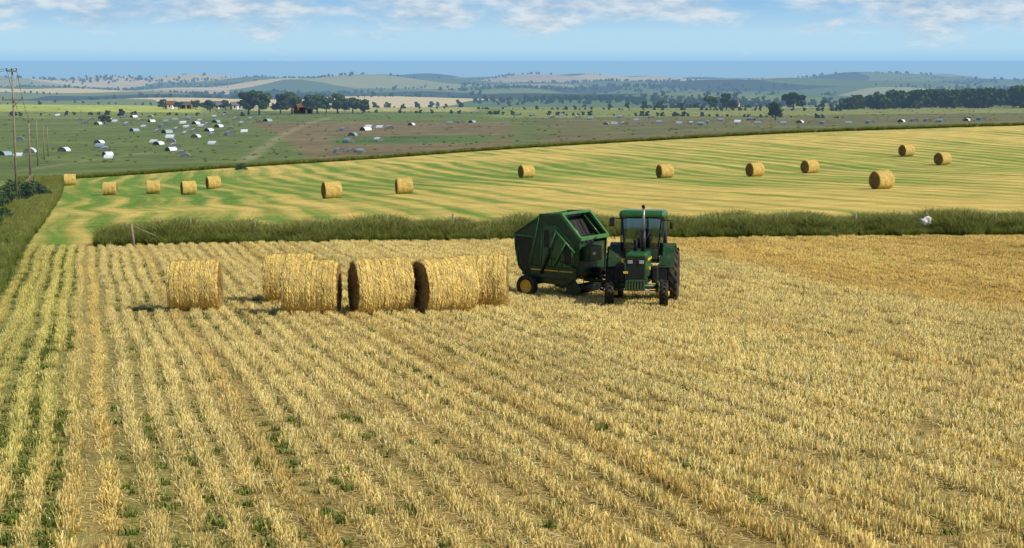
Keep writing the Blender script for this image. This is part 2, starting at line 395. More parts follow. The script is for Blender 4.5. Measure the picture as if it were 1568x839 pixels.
scatter('weeds',C_wd,np.stack([x,y,height(x,y)],1),rng.uniform(0,6.28,n),rng.uniform(.4,1.0,n),rng.integers(0,4,n))
n=3500; t=rng.uniform(-.29,.40,n); yb=np.interp(t,crest_t,crest_v)
y=yb+rng.uniform(0,3,n); x=t*y; s_=rng.uniform(.3,.75,n)
scatter('field_margin_grass',C_gr,np.stack([x,y,height(x,y)],1),rng.uniform(0,6.28,n),s_,rng.integers(0,6,n))

# ---------------------------------------------------------------- bales
m,nt=newmat('bale_straw'); b=NB(nt)
at=b.n('ShaderNodeAttribute',attribute_name='Col'); tc=b.n('ShaderNodeTexCoord')
mp=b.n('ShaderNodeMapping'); mp.inputs['Scale'].default_value=(9,2.5,2.5); b.l(tc.outputs['Object'],mp.inputs[0])
n1=b.noise(mp.outputs[0],4,6,.75); n2=b.noise(tc.outputs['Object'],2.2,4,.6)
c=b.mix(1.0,at.outputs['Color'],b.rng(n1,.3,.7,.5,1.35),'MULTIPLY'); c=b.mix(1.0,c,b.rng(n2,.3,.7,.75,1.15),'MULTIPLY')
d=b.n('ShaderNodeBsdfPrincipled'); d.inputs['Roughness'].default_value=.85; d.inputs['Specular IOR Level'].default_value=.2; b.l(c,d.inputs['Base Color'])
bp=b.n('ShaderNodeBump'); bp.inputs['Strength'].default_value=.9; bp.inputs['Distance'].default_value=.03; b.l(n1,bp.inputs['Height']); b.l(bp.outputs[0],d.inputs['Normal'])
o=b.n('ShaderNodeOutputMaterial'); b.l(d.outputs[0],o.inputs[0]); M_bale=m
def bale_mesh(seed,nb=4300):
    R=.73; L=1.5; NT,NXx=96,51
    th=np.linspace(0,2*math.pi,NT,endpoint=False)
    ph=rng.uniform(0,6.28,12)
    xs=list(np.linspace(-L/2,L/2,NXx)); rows=[]; cols=[]
    capr=[.12,.25,.38,.5,.62,.74,.86,.95]
    def rad(t,x):
        r=R+.014*np.sin(3*t+ph[0])+.010*np.sin(7*t+ph[1]+x*3)+.012*np.sin(x*14+ph[2])+.007*np.sin(x*23+5*t+ph[3])+rng.normal(0,.007,len(t))
        e=max(0,(abs(x)-.62)/.13); r=r-.05*e*e
        return r
    for f in capr:
        rr=rad(th,-L/2)*f; xo=-L/2-.015*math.sin(f*40+ph[5])+rng.normal(0,.014,NT)
        rows.append(np.stack([xo+0*th,rr*np.cos(th),rr*np.sin(th)],1)); cols.append(np.tile([(.30,.18,.06)],(NT,1))*rng.uniform(.6,1.2,(NT,1)))
    for i,x in enumerate(xs):
        gv=(i%5==2); rr=rad(th,x)-(.014 if gv else 0); tw=rng.uniform(.6,.8) if gv else 1.0
        rows.append(np.stack([np.full(NT,x)+rng.normal(0,.004,NT),rr*np.cos(th),rr*np.sin(th)],1)); cols.append(np.tile([(.74,.53,.15)],(NT,1))*tw*rng.uniform(.78,1.12,(NT,1)))
    for f in capr[::-1]:
        rr=rad(th,L/2)*f; xo=L/2+.015*math.sin(f*40+ph[5])+rng.normal(0,.014,NT)
        rows.append(np.stack([xo+0*th,rr*np.cos(th),rr*np.sin(th)],1)); cols.append(np.tile([(.34,.21,.07)],(NT,1))*rng.uniform(.6,1.2,(NT,1)))
    NR=len(rows); V=np.vstack(rows); C=np.vstack(cols)
    V[:,2]=np.maximum(V[:,2],-R+.04)
    f=[]
    for i in range(NR-1):
        j=np.arange(NT); k=(j+1)%NT; f.append(np.stack([i*NT+j,i*NT+k,(i+1)*NT+k,(i+1)*NT+j],1))
    Fq=np.vstack(f)
    c0=len(V); V=np.vstack([V,[[-L/2,0,0],[L/2,0,0]]]); C=np.vstack([C,[[.34,.22,.08]]*2])
    j=np.arange(0,NT,2); Fq=np.vstack([Fq,np.stack([np.full(len(j),c0),(j+2)%NT,(j+1)%NT,j],1),np.stack([np.full(len(j),c0+1),(NR-1)*NT+j,(NR-1)*NT+(j+1)%NT,(NR-1)*NT+(j+2)%NT],1)])
    t=rng.uniform(0,2*math.pi,nb); x=rng.uniform(-L/2,L/2,nb)
    Nn=np.stack([0*t,np.cos(t),np.sin(t)],1); Tn=np.stack([0*t,-np.sin(t),np.cos(t)],1); Ax=np.tile([[1.,0,0]],(nb,1))
    a=rng.normal(0,.5,nb); D=Tn*np.cos(a)[:,None]+Ax*np.sin(a)[:,None]; W=np.cross(Nn,D)
    l=rng.uniform(.05,.14,nb)[:,None]; c=np.stack([x,R*np.cos(t),R*np.sin(t)],1)+Nn*rng.uniform(-.004,.010,(nb,1))
    P0=c-D*l/2; P1=c+D*l/2+Nn*(rng.random((nb,1))**6*.07); w=rng.uniform(.0022,.005,(nb,1))
    Cc=pickcol([(.88,.69,.25),(.74,.53,.16),(.92,.77,.37),(.42,.27,.08)],nb)
    v1,f1,c1=blades(P0,P1,W*w,W*w,Cc,Cc)
    nc=1800; sgn=np.where(rng.random(nc)<.5,-1,1); r=np.sqrt(rng.random(nc))*R*.96; t=rng.uniform(0,6.28,nc); a=rng.uniform(0,6.28,nc)
    c=np.stack([sgn*(L/2+.02),r*np.cos(t),r*np.sin(t)],1); D=np.stack([rng.normal(0,.22,nc),np.cos(a),np.sin(a)],1); l=rng.uniform(.04,.11,(nc,1))
    W=np.stack([0*a,-np.sin(a),np.cos(a)],1)*.0035; Cc=pickcol([(.40,.26,.09),(.26,.16,.055),(.48,.35,.14)],nc)
    v2,f2,c2=blades(c-D*l/2,c+D*l/2,W,W,Cc,Cc)
    k=(v1[:,2]<-R+.02); v1[k,2]=-R+.02
    V=np.vstack([V,v1,v2]); Fq=np.vstack([Fq,f1+c0+2,f2+c0+2+len(v1)]); C=np.vstack([C,c1,c2])
    V[:,2]+=R-.045
    return fast_mesh('straw_bale',V,Fq,C,[M_bale],False)
BM=[bale_mesh(i) for i in range(4)]
def bale(u,D,rot,k,s=1.0):
    p=on_ground(u,D); o=link(bpy.data.objects.new('round_straw_bale',BM[k%4]))
    o.location=p; o.rotation_euler=(random.uniform(-.02,.02),random.uniform(-.02,.02),math.radians(rot)); o.scale=(s*.97,s,s*1.02); return o
bale(300,48.3,3,0,.98)
bale(446,50.6,0,1,1.0)
bale(478,46.6,-1,2,1.02)
bale(584,46.6,18,3,1.06)
bale(680,46.8,28,0,1.04)
bale(737,48.2,-2,1,1.03)
for u,D,r,s in [(107,218,15,1),(169,187,5,1),(235,187,10,1),(289,180,22,1),(327,196,24,1),(508,151,24,1.03),(619,156,14,.98),(806,187,28,.97),(1018,178,24,.98),(1156,178,30,1),(1240,184,32,1),(1350,135,28,1),(1388,215,30,1.03),(1443,196,35,1)]:
    bale(u,D,r,int(u),s)
n=160; x=rng.normal(0,1.6,n)+.6; y=49.5+rng.normal(0,1.2,n)
scatter('loose_straw',C_st,np.stack([x,y,height(x,y)],1),rng.uniform(0,6.28,n),np.stack([np.full(n,1.4),np.full(n,1.2),np.full(n,.4)],1),rng.integers(0,8,n),tint=np.full((n,3),.9))

# ---------------------------------------------------------------- part helpers
import bmesh
def finish(ob,mat,parent,bevel,smooth):
    ob.data.materials.append(mat)
    if bevel:
        md=ob.modifiers.new('bevel','BEVEL'); md.width=bevel; md.segments=2; md.limit_method='ANGLE'; md.angle_limit=math.radians(40)
    if smooth: ob.data.polygons.foreach_set('use_smooth',[True]*len(ob.data.polygons))
    link(ob,parent); return ob
def box(name,c,s,mat,parent,rot=(0,0,0),bevel=.01,taper=None):
    bm=bmesh.new(); bmesh.ops.create_cube(bm,size=1.0)
    for v in bm.verts:
        if taper and v.co.z>0: v.co.x*=taper[0]; v.co.y*=taper[1]
        v.co.x*=s[0]; v.co.y*=s[1]; v.co.z*=s[2]
    me=bpy.data.meshes.new(name); bm.to_mesh(me); bm.free()
    ob=bpy.data.objects.new(name,me); ob.location=c; ob.rotation_euler=rot
    return finish(ob,mat,parent,bevel,False)
def tube(name,a,bb,r,mat,parent,n=12,r2=None,smooth=True):
    a=Vector(a); bb=Vector(bb); d=bb-a
    bm=bmesh.new(); bmesh.ops.create_cone(bm,cap_ends=True,segments=n,radius1=r,radius2=r if r2 is None else r2,depth=d.length)
    me=bpy.data.meshes.new(name); bm.to_mesh(me); bm.free()
    ob=bpy.data.objects.new(name,me); ob.location=(a+bb)/2; ob.rotation_euler=d.to_track_quat('Z','Y').to_euler()
    ob=finish(ob,mat,parent,0,False)
    for p in me.polygons: p.use_smooth=len(p.vertices)==4 and smooth
    return ob
def prism(name,prof,y0,y1,mat,parent,bevel=.01,axis='Y'):
    n=len(prof); 
    if axis=='Y': vs=[(p[0],y0,p[1]) for p in prof]+[(p[0],y1,p[1]) for p in prof]
    else: vs=[(y0,p[0],p[1]) for p in prof]+[(y1,p[0],p[1]) for p in prof]
    fs=[tuple(range(n)),tuple(range(2*n-1,n-1,-1))]+[(i,(i+1)%n,n+(i+1)%n,n+i) for i in range(n)]
    me=bpy.data.meshes.new(name); me.from_pydata(vs,[],fs)
    bm=bmesh.new(); bm.from_mesh(me); bmesh.ops.recalc_face_normals(bm,faces=bm.faces); bm.to_mesh(me); bm.free()
    ob=bpy.data.objects.new(name,me); return finish(ob,mat,parent,bevel,False)
M_green=simple('green_paint',(.014,.095,.022),.30,noise=.15,nscale=3,spec=.5,dirt=.2)
M_rim=simple('light_green_paint',(.045,.17,.045),.35,noise=.2,nscale=3,spec=.5,dirt=.25)  # lighter green for baler rims, ribs and arms
M_greend=simple('dark_green_paint',(.008,.042,.013),.45,noise=.2,nscale=4,dirt=.25)
M_yel=simple('yellow_paint',(.70,.46,.03),.45,noise=.15,dirt=.4)
M_black=simple('black_metal',(.010,.010,.010),.55,noise=.3)
M_rub=simple('tyre_rubber',(.016,.015,.014),.85,noise=.3,nscale=12,dirt=.4,bump=.2)
M_grey=simple('grey_steel',(.28,.28,.27),.4,metal=.6,noise=.2)
M_belt=simple('baler_belts',(.03,.028,.022),.8,noise=.4,nscale=9)
M_white=simple('white_paint',(.75,.75,.72),.5,noise=.05)
M_lens=simple('lamp_glass',(.30,.31,.30),.15,noise=.1)
M_blue=simple('blue_overalls',(.05,.09,.22),.85)
M_skin=simple('skin',(.5,.28,.2),.6)
M_hair=simple('hair',(.05,.03,.02),.8)
m,nt=newmat('cab_glass'); b=NB(nt)
gl=b.n('ShaderNodeBsdfGlossy'); gl.inputs['Roughness'].default_value=.03; gl.inputs[0].default_value=(.8,.9,.95,1)
tr=b.n('ShaderNodeBsdfTransparent'); tr.inputs[0].default_value=(.62,.72,.72,1); fr=b.n('ShaderNodeFresnel'); fr.inputs[0].default_value=1.9
mx=b.n('ShaderNodeMixShader'); b.l(fr.outputs[0],mx.inputs[0]); b.l(tr.outputs[0],mx.inputs[1]); b.l(gl.outputs[0],mx.inputs[2]); o=b.n('ShaderNodeOutputMaterial'); b.l(mx.outputs[0],o.inputs[0])
M_glass=m
def revolve(name,prof,mat,parent,loc,n=40,rotz=0):
    vs=[];fs=[];m_=len(prof)
    for i in range(n):
        a=2*math.pi*i/n
        for x,r in prof: vs.append((x,r*math.cos(a),r*math.sin(a)))
    for i in range(n):
        for j in range(m_-1):
            k=(i+1)%n; fs.append((i*m_+j,i*m_+j+1,k*m_+j+1,k*m_+j))
    me=bpy.data.meshes.new(name); me.from_pydata(vs,[],fs)
    bm=bmesh.new(); bm.from_mesh(me); bmesh.ops.recalc_face_normals(bm,faces=bm.faces); bm.to_mesh(me); bm.free()
    ob=bpy.data.objects.new(name,me); ob.location=loc; ob.rotation_euler=(0,0,rotz); return finish(ob,mat,parent,0,True)
def wheel(prefix,loc,R,W,rr,parent,lugs=0,side=1,rotz=0):
    h=W/2
    revolve(prefix+'_tyre',[(-h*.72,rr),(-h*.95,rr+.04),(-h,R*.82),(-h*.9,R*.95),(-h*.6,R*.985),(0,R),(h*.6,R*.985),(h*.9,R*.95),(h,R*.82),(h*.95,rr+.04),(h*.72,rr)],M_rub,parent,loc,rotz=rotz)
    revolve(prefix+'_rim',[(-h*.72,rr),(-h*.6,rr*.93),(-h*.2,rr*.88),(-h*.15,rr*.4),(-h*.3,rr*.3),(-h*.3,0.001),(h*.3,.001),(h*.3,rr*.3),(h*.15,rr*.4),(h*.2,rr*.88),(h*.6,rr*.93),(h*.72,rr)],M_yel,parent,loc,rotz=rotz)
    if lugs:
        vs=[];fs=[]
        for i in range(lugs):
            for sd in (-1,1):
                a0=2*math.pi*(i+(.5 if sd>0 else 0))/lugs; q=len(vs); da=1.0*2*math.pi/lugs
                for (x,a) in ((sd*.03*1,a0),(sd*h*.98,a0+da*1.3)):
                    rb=R*.97 if abs(x)<h*.5 else R*.9; rt=R+.045 if abs(x)<h*.5 else R*.985
                    for da_ in (-.28/lugs*2,.28/lugs*2):
                        for r_ in (rb,rt): vs.append((x,r_*math.cos(a+da_),r_*math.sin(a+da_)))
                fs+=[(q,q+1,q+3,q+2),(q+4,q+6,q+7,q+5),(q,q+4,q+5,q+1),(q+2,q+3,q+7,q+6),(q+1,q+5,q+7,q+3),(q,q+2,q+6,q+4)]
        me=bpy.data.meshes.new(prefix+'_lugs'); me.from_pydata(vs,[],fs); ob=bpy.data.objects.new(prefix+'_lugs',me); ob.location=loc; ob.rotation_euler=(0,0,rotz); finish(ob,M_rub,parent,0,False)

# ---------------------------------------------------------------- tractor
T_=bpy.data.objects.new('farm_tractor',None); link(T_)
rx,ry=3.88,50.2; z0=gz(rx,ry); z1=gz(rx-.4,ry-2.3)
T_.location=(rx,ry,z0); T_.rotation_euler=(-math.atan((z1-z0)/2.35),0,math.radians(-9)); T_.scale=(.94,.94,.99)
for s in (-1,1):
    nm='left' if s>0 else 'right'
    wheel('rear_wheel_'+nm,(s*.88,0,.81),.80,.48,.42,T_,lugs=20)
    wheel('front_wheel_'+nm,(s*.82,-2.35,.39),.385,.27,.2,T_,lugs=18,rotz=math.radians(4))
    pr=[]
    for k in range(9):
        a=math.radians(15+k*17.5); pr.append((-.93*math.cos(a),.81+.93*math.sin(a)))
    for k in range(8,-1,-1):
        a=math.radians(15+k*17.5); pr.append((-.89*math.cos(a),.81+.89*math.sin(a)))
    prism('rear_fender_'+nm,pr,s*.56,s*1.02,M_greend,T_,0,axis='X')
    prism('fender_inner_'+nm,[(-.8,1.0),(-.55,1.55),(0,1.73),(.5,1.58),(.8,1.0)],s*.56,s*.6,M_greend,T_,.005,axis='X')
    tube('front_spindle_'+nm,(s*.62,-2.35,.4),(s*.62,-2.35,.75),.05,M_greend,T_)
    tube('front_hub_'+nm,(s*.58,-2.35,.39),(s*.99,-2.35,.39),.07,M_yel,T_)
    tube('rear_hub_'+nm,(s*.3,0,.81),(s*1.04,0,.81),.11,M_yel,T_)
    tube('cab_front_post_'+nm,(s*.50,-.78,1.25),(s*.60,-.62,2.52),.035,M_black,T_)
    tube('cab_rear_post_'+nm,(s*.68,.68,1.3),(s*.62,.62,2.52),.045,M_black,T_)
    tube('cab_mid_post_'+nm,(s*.72,.05,1.2),(s*.66,.05,2.52),.035,M_black,T_)
    prism('side_window_'+nm,[(-.74,1.35),(.64,1.35),(.60,2.5),(-.6,2.5)],s*.66,s*.672,M_glass,T_,0,axis='X')
    box('headlight_'+nm,(s*.17,-2.81,1.30),(.15,.03,.10),M_lens,T_,bevel=.01)
    box('roof_work_light_'+nm,(s*.55,-.93,2.50),(.14,.06,.07),M_black,T_,bevel=.01)
    box('hood_stripe_'+nm,(s*.352,-1.9,1.36),(.012,1.5,.07),M_yel,T_,bevel=0)
    box('engine_side_'+nm,(s*.30,-1.8,.98),(.05,1.2,.28),M_greend,T_,bevel=.02)
    tube('lift_arm_'+nm,(s*.35,.35,.8),(s*.35,1.0,.5),.04,M_black,T_)
    box('front_step_'+nm,(s*.66,-.75,.62),(.3,.25,.04),M_black,T_,bevel=.01)
    box('step_hanger_'+nm,(s*.66,-.86,.88),(.28,.03,.5),M_black,T_,bevel=.01)
    box('fuel_tank_side_'+nm,(s*.46,-1.0,.85),(.2,.55,.5),M_black,T_,bevel=.04)
tube('front_axle',(-.66,-2.35,.58),(.66,-2.35,.58),.07,M_greend,T_)
tube('tie_rod',(-.62,-2.12,.45),(.62,-2.12,.45),.02,M_grey,T_)
box('transmission',(0,-.5,.82),(.5,2.2,.5),M_greend,T_,bevel=.04)
box('engine_block',(0,-1.85,.82),(.46,1.5,.42),M_black,T_,bevel=.03)
box('rear_axle_housing',(0,0,.81),(1.3,.34,.34),M_greend,T_,bevel=.04)
box('hood',(0,-1.85,1.30),(.70,1.84,.50),M_green,T_,bevel=.05,taper=(.86,1))
box('nose_surround',(0,-2.72,1.14),(.64,.10,.72),M_greend,T_,bevel=.04)
box('grille',(0,-2.775,1.10),(.54,.03,.60),M_black,T_,bevel=.01)
for k in range(7): box('grille_bar_%d'%k,(0,-2.793,.84+k*.055),(.52,.008,.008),M_greend,T_,bevel=0)
box('front_bumper_frame',(0,-2.72,.70),(.5,.3,.20),M_greend,T_,bevel=.02)
for k in range(-3,4): box('suitcase_weight_%d'%(k+3),(k*.085,-2.93,.64),(.07,.2,.28),M_greend,T_,bevel=.02)
box('amber_lamp',(-.40,-2.62,1.33),(.09,.06,.12),M_yel,T_,bevel=.02)
box('amber_lamp_b',(.40,-2.62,1.12),(.07,.06,.10),M_yel,T_,bevel=.02)
box('number_plate',(-.30,-2.80,1.0),(.14,.01,.07),M_yel,T_,bevel=0)
tube('muffler',(.12,-1.55,1.5),(.12,-1.55,2.15),.075,M_black,T_)
tube('exhaust_pipe',(.12,-1.55,2.1),(.12,-1.55,2.82),.035,M_grey,T_)
tube('exhaust_cap',(.12,-1.57,2.82),(.10,-1.62,2.86),.055,M_black,T_)
tube('air_intake',(-.14,-1.35,1.5),(-.14,-1.35,1.86),.06,M_black,T_)
box('cab_floor',(0,-.05,1.22),(1.36,1.4,.10),M_greend,T_,bevel=.02)
box('cab_front_panel',(0,-.80,1.42),(1.0,.05,.30),M_greend,T_,bevel=.02)
box('cab_rear_panel',(0,.68,1.5),(1.3,.05,.4),M_greend,T_,bevel=.02)
box('cab_roof',(0,0,2.61),(1.46,1.72,.20),M_green,T_,bevel=.07,taper=(.93,.93))
box('cab_roof_trim',(0,0,2.50),(1.38,1.6,.05),M_black,T_,bevel=.01)
prism('windscreen',[(-.50,1.58),(.50,1.58),(.59,2.48),(-.59,2.48)],-.74,-.735,M_glass,T_,0)
prism('rear_window',[(-.6,1.7),(.6,1.7),(.58,2.48),(-.58,2.48)],.645,.65,M_glass,T_,0)
box('windscreen_bar',(.0,-.76,1.58),(1.04,.04,.05),M_black,T_,bevel=.01)
tube('wiper',(.0,-.77,1.6),(.25,-.76,2.1),.01,M_black,T_)
box('seat_base',(0,.25,1.48),(.46,.42,.14),M_black,T_,bevel=.04)
box('seat_back',(0,.46,1.78),(.44,.12,.55),M_black,T_,bevel=.04)
box('dashboard',(0,-.55,1.62),(.42,.22,.34),M_black,T_,bevel=.04)
revolve('steering_wheel',[(-.015,.2),(0,.215),(.015,.2),(0,.185),(-.015,.2)],M_black,T_,(0,-.32,1.86),n=24).rotation_euler=(0,math.radians(60),math.radians(90))
for s,zz in ((-1,2.38),(1,2.30)):
    tube('mirror_arm_%d'%s,(s*.60,-.66,2.44),(s*.92,-.82,zz+.12),.014,M_black,T_)
    box('mirror_%d'%s,(s*.92,-.84,zz-.02),(.16,.04,.25) if s<0 else (.1,.04,.2),M_black,T_,bevel=.02)
tube('drawbar',(0,.2,.45),(0,.95,.45),.04,M_black,T_)
sk=[(0,.2,1.62),(0,.26,1.82),(0,.28,2.02),(0,.26,2.13),(-.19,.26,2.02),(-.27,.06,1.84),(-.17,-.24,1.90),(.19,.26,2.02),(.27,.06,1.84),(.17,-.24,1.90),(-.11,.12,1.60),(-.15,-.28,1.62),(-.15,-.36,1.30),(-.15,-.48,1.28),(.11,.12,1.60),(.15,-.28,1.62),(.15,-.36,1.30),(.15,-.48,1.28)]
ed=[(0,1),(1,2),(2,3),(2,4),(4,5),(5,6),(2,7),(7,8),(8,9),(0,10),(10,11),(11,12),(12,13),(0,14),(14,15),(15,16),(16,17)]
rd=[.15,.15,.15,.06,.075,.05,.035,.075,.05,.035,.1,.075,.05,.045,.1,.075,.05,.045]
me=bpy.data.meshes.new('driver'); me.from_pydata(sk,ed,[]); ob=bpy.data.objects.new('driver',me)
md=ob.modifiers.new('s','SKIN'); md2=ob.modifiers.new('ss','SUBSURF'); md2.levels=1; md2.render_levels=2
for i,r in enumerate(rd):
    sv=me.skin_vertices[0].data[i]; sv.radius=(r,r); sv.use_root=(i==0)
me.materials.append(M_blue); link(ob,T_)
def blob(name,c,s,mat,parent):
    bm=bmesh.new(); bmesh.ops.create_uvsphere(bm,u_segments=16,v_segments=12,radius=1)
    for v in bm.verts:
        if v.co.z<0: v.co.x*=1+.25*v.co.z; v.co.y*=1+.15*v.co.z
        v.co.x*=s[0]; v.co.y*=s[1]; v.co.z*=s[2]
    me=bpy.data.meshes.new(name); bm.to_mesh(me); bm.free(); ob=bpy.data.objects.new(name,me); ob.location=c; return finish(ob,mat,parent,0,True)
blob('driver_head',(0,.23,2.26),(.078,.095,.12),M_skin,T_); blob('driver_hair',(0,.245,2.30),(.084,.098,.10),M_hair,T_)
blob('driver_nose',(0,.13,2.245),(.013,.02,.02),M_skin,T_)
for s in (-1,1): blob('driver_hand_%d'%s,(s*.17,-.27,1.91),(.04,.05,.035),M_skin,T_)

# ---------------------------------------------------------------- baler
ba=bpy.data.objects.new('round_baler',None); link(ba); BX,BY=1.02,52.6; ba.location=(BX,BY,gz(BX,BY)); ba.rotation_euler=(0,math.radians(0),math.radians(-35))
B=ba
def q(l): return l-.6
main=[(.93,2.50),(1.72,2.56),(2.38,1.86),(2.34,.75),(1.95,.42),(.95,.45),(.60,1.0),(.78,1.8)]
gate=[(.0,1.86),(.0,1.96),(.90,2.50),(.74,1.83),(.56,1.02),(.90,.50),(.55,.48),(.16,.9),(.04,1.45)]
gate_in=[(.12,1.84),(.66,1.82),(.48,1.05),(.62,.66),(.50,.64),(.27,1.0),(.16,1.45)]
mainq=[(q(a),z) for a,z in main]; gateq=[(q(a),z) for a,z in gate]
for s in (-1,1):
    nm='near' if s<0 else 'far'
    prism('side_plate_'+nm,mainq,s*.74,s*.79,M_greend,B,.012)
    prism('tailgate_plate_'+nm,gateq,s*.73,s*.77,M_greend,B,.012)
    prism('tailgate_recess_'+nm,[(q(a),z) for a,z in gate_in],s*.77,s*.775,M_black,B,0)
    tube('gate_rim_top_'+nm,(q(.0),s*.79,1.92),(q(.92),s*.79,2.49),.03,M_green,B)
    tube('gate_rim_mid_'+nm,(q(.0),s*.79,1.88),(q(.74),s*.79,1.84),.028,M_rim,B)
    for a,c in zip([(.02,1.88),(.05,1.45),(.17,.92)],[(.05,1.45),(.17,.92),(.55,.50)]):
        tube('gate_rim_'+nm,(q(a[0]),s*.79,a[1]),(q(c[0]),s*.79,c[1]),.03,M_green,B)
    prism('side_panel_'+nm,[(q(1.0),.95),(q(2.2),.95),(q(2.2),1.7),(q(1.55),2.25),(q(1.08),2.2)],s*.79,s*.815,M_green,B,.012)
    prism('panel_slot_'+nm,[(q(1.85),1.1),(q(2.12),1.1),(q(2.12),1.62),(q(1.85),1.86)],s*.815,s*.819,M_black,B,0)
    prism('panel_slot_b_'+nm,[(q(1.1),1.55),(q(1.3),1.55),(q(1.3),2.1),(q(1.12),2.08)],s*.815,s*.819,M_black,B,0)
    for k in range(4): tube('side_rib_%d_'%k+nm,(q(1.0+.38*k),s*.825,.98),(q(1.05+.36*k),s*.825,2.1-.05*k*k),.016,M_rim,B,n=6)
    tube('gate_seam_'+nm,(q(.60),s*.80,1.0),(q(.93),s*.80,2.48),.025,M_rim,B,n=6)
    prism('side_shield_'+nm,[(q(.75),.62),(q(2.3),.62),(q(2.32),.98),(q(.62),.98)],s*.79,s*.85,M_greend,B,.015)
    box('yellow_stripe_'+nm,(q(1.15),s*.853,.86),(1.0,.008,.035),M_yel,B,bevel=0)
    for k in range(9): box('decal_%d_'%k+nm,(q(1.72+k*.055),s*.853,.86),(.034,.006,.045),M_yel,B,bevel=0)
    tube('hydraulic_cylinder_'+nm,(q(1.05),s*.87,.75),(q(1.38),s*.87,1.55),.045,M_black,B)
    tube('hydraulic_rod_'+nm,(q(1.38),s*.87,1.55),(q(1.58),s*.87,2.05),.022,M_grey,B)
    tube('tension_arm_'+nm,(q(1.55),s*.86,2.1),(q(2.25),s*.86,1.45),.035,M_rim,B)
    tube('tension_arm_b_'+nm,(q(1.5),s*.87,1.0),(q(1.95),s*.87,1.75),.03,M_rim,B)
    tube('hose_'+nm,(q(1.2),s*.89,1.3),(q(2.3),s*.86,1.0),.014,M_black,B,n=6)
    wheel('wheel_'+nm,(0,0,0),.35,.22,.2,B)
    for o_ in [o for o in B.children if o.name.startswith('wheel_'+nm)]:
        o_.location=(q(.62),s*1.0,.35); o_.rotation_euler=(0,0,math.radians(90))
    tube('axle_stub_'+nm,(q(.62),s*.7,.35),(q(.62),s*1.0,.35),.05,M_greend,B)
    box('hopper_rim_slope_'+nm,(q(2.06),s*.77,2.23),(1.0,.09,.09),M_rim,B,rot=(0,math.radians(45.8),0),bevel=.01)
    box('hopper_rim_top_'+nm,(q(1.33),s*.77,2.56),(.80,.08,.07),M_green,B,rot=(0,math.radians(-4),0),bevel=.01)
    tube('hopper_rim_inner_'+nm,(q(1.70),s*.52,2.48),(q(2.36),s*.52,1.80),.025,M_green,B)
box('hopper_rim_front',(q(2.40),0,1.87),(.10,1.60,.12),M_rim,B,bevel=.015)
box('hopper_rim_back',(q(1.72),0,2.585),(.10,1.60,.08),M_rim,B,bevel=.015)
tube('hopper_rim_rear',(q(.93),-.78,2.52),(q(.93),.78,2.52),.035,M_green,B)
tube('axle_beam',(q(.62),-.8,.4),(q(.62),.8,.4),.06,M_greend,B)
prism('bale_chamber',[(q(.2),1.75),(q(.92),2.3),(q(1.5),2.36),(q(1.9),1.75),(q(1.95),.7),(q(1.6),.5),(q(.7),.6),(q(.3),1.0)],-.73,.73,M_belt,B,.03)
prism('chamber_roof',[(q(.93),2.46),(q(.93),2.50),(q(1.5),2.55),(q(1.5),2.51)],-.74,.74,M_greend,B,.0)
for k in range(6): box('belt_%d'%k,(q(1.73),-.6+k*.24,2.03),(.95,.16,.015),M_black,B,rot=(0,math.radians(56),0),bevel=0)
for k,(l,z) in enumerate([(1.45,2.42),(1.95,1.85),(2.1,1.5),(2.05,.75)]): tube('roller_%d'%k,(q(l),-.74,z),(q(l),.74,z),.06,M_black,B)
box('front_panel',(q(2.30),0,1.25),(.05,1.46,.95),M_greend,B,bevel=.02)
box('twine_box',(q(2.48),-.25,1.40),(.30,.7,.45),M_greend,B,bevel=.03)
box('warning_label',(q(2.635),-.35,1.42),(.006,.16,.07),M_white,B,bevel=0)
box('gearbox',(q(2.5),.1,.8),(.3,.3,.3),M_black,B,bevel=.03)
tube('pickup_reel',(q(2.1),-.68,.30),(q(2.1),.68,.30),.16,M_black,B)
for k in range(14):
    for a in (0,2,4): tube('tine_%d'%k,(q(2.1),-.65+k*.1,.30),(q(2.1)+.25*math.cos(a+.3*k),-.65+k*.1,.30+.22*math.sin(a+.3*k)),.006,M_grey,B,n=4)
for s in (-1,1): prism('pickup_side_%d'%s,[(q(1.85),.2),(q(2.3),.12),(q(2.4),.35),(q(2.2),.6),(q(1.9),.6)],s*.70,s*.73,M_greend,B,.01)
hw=Vector((rx+.14,ry+.9)); dv=Matrix.Rotation(math.radians(35),2)@(hw-Vector((BX,BY)))
for s in (-.45,.45): tube('tongue_%g'%s,(q(2.3),s,.62),(dv.x,dv.y,.45),.05,M_greend,B)
tube('pto_shaft',(q(2.55),.1,.8),(dv.x,dv.y+.05,.7),.05,M_black,B)
tube('tail_light_bar',(q(0.05),-.74,1.5),(q(.05),.74,1.5),.03,M_greend,B)
for k in range(5): tube('rear_belt_roller_%d'%k,(q(.08+.05*k),-.72,1.9-.3*k),(q(.08+.05*k),.72,1.9-.3*k),.05,M_black,B)

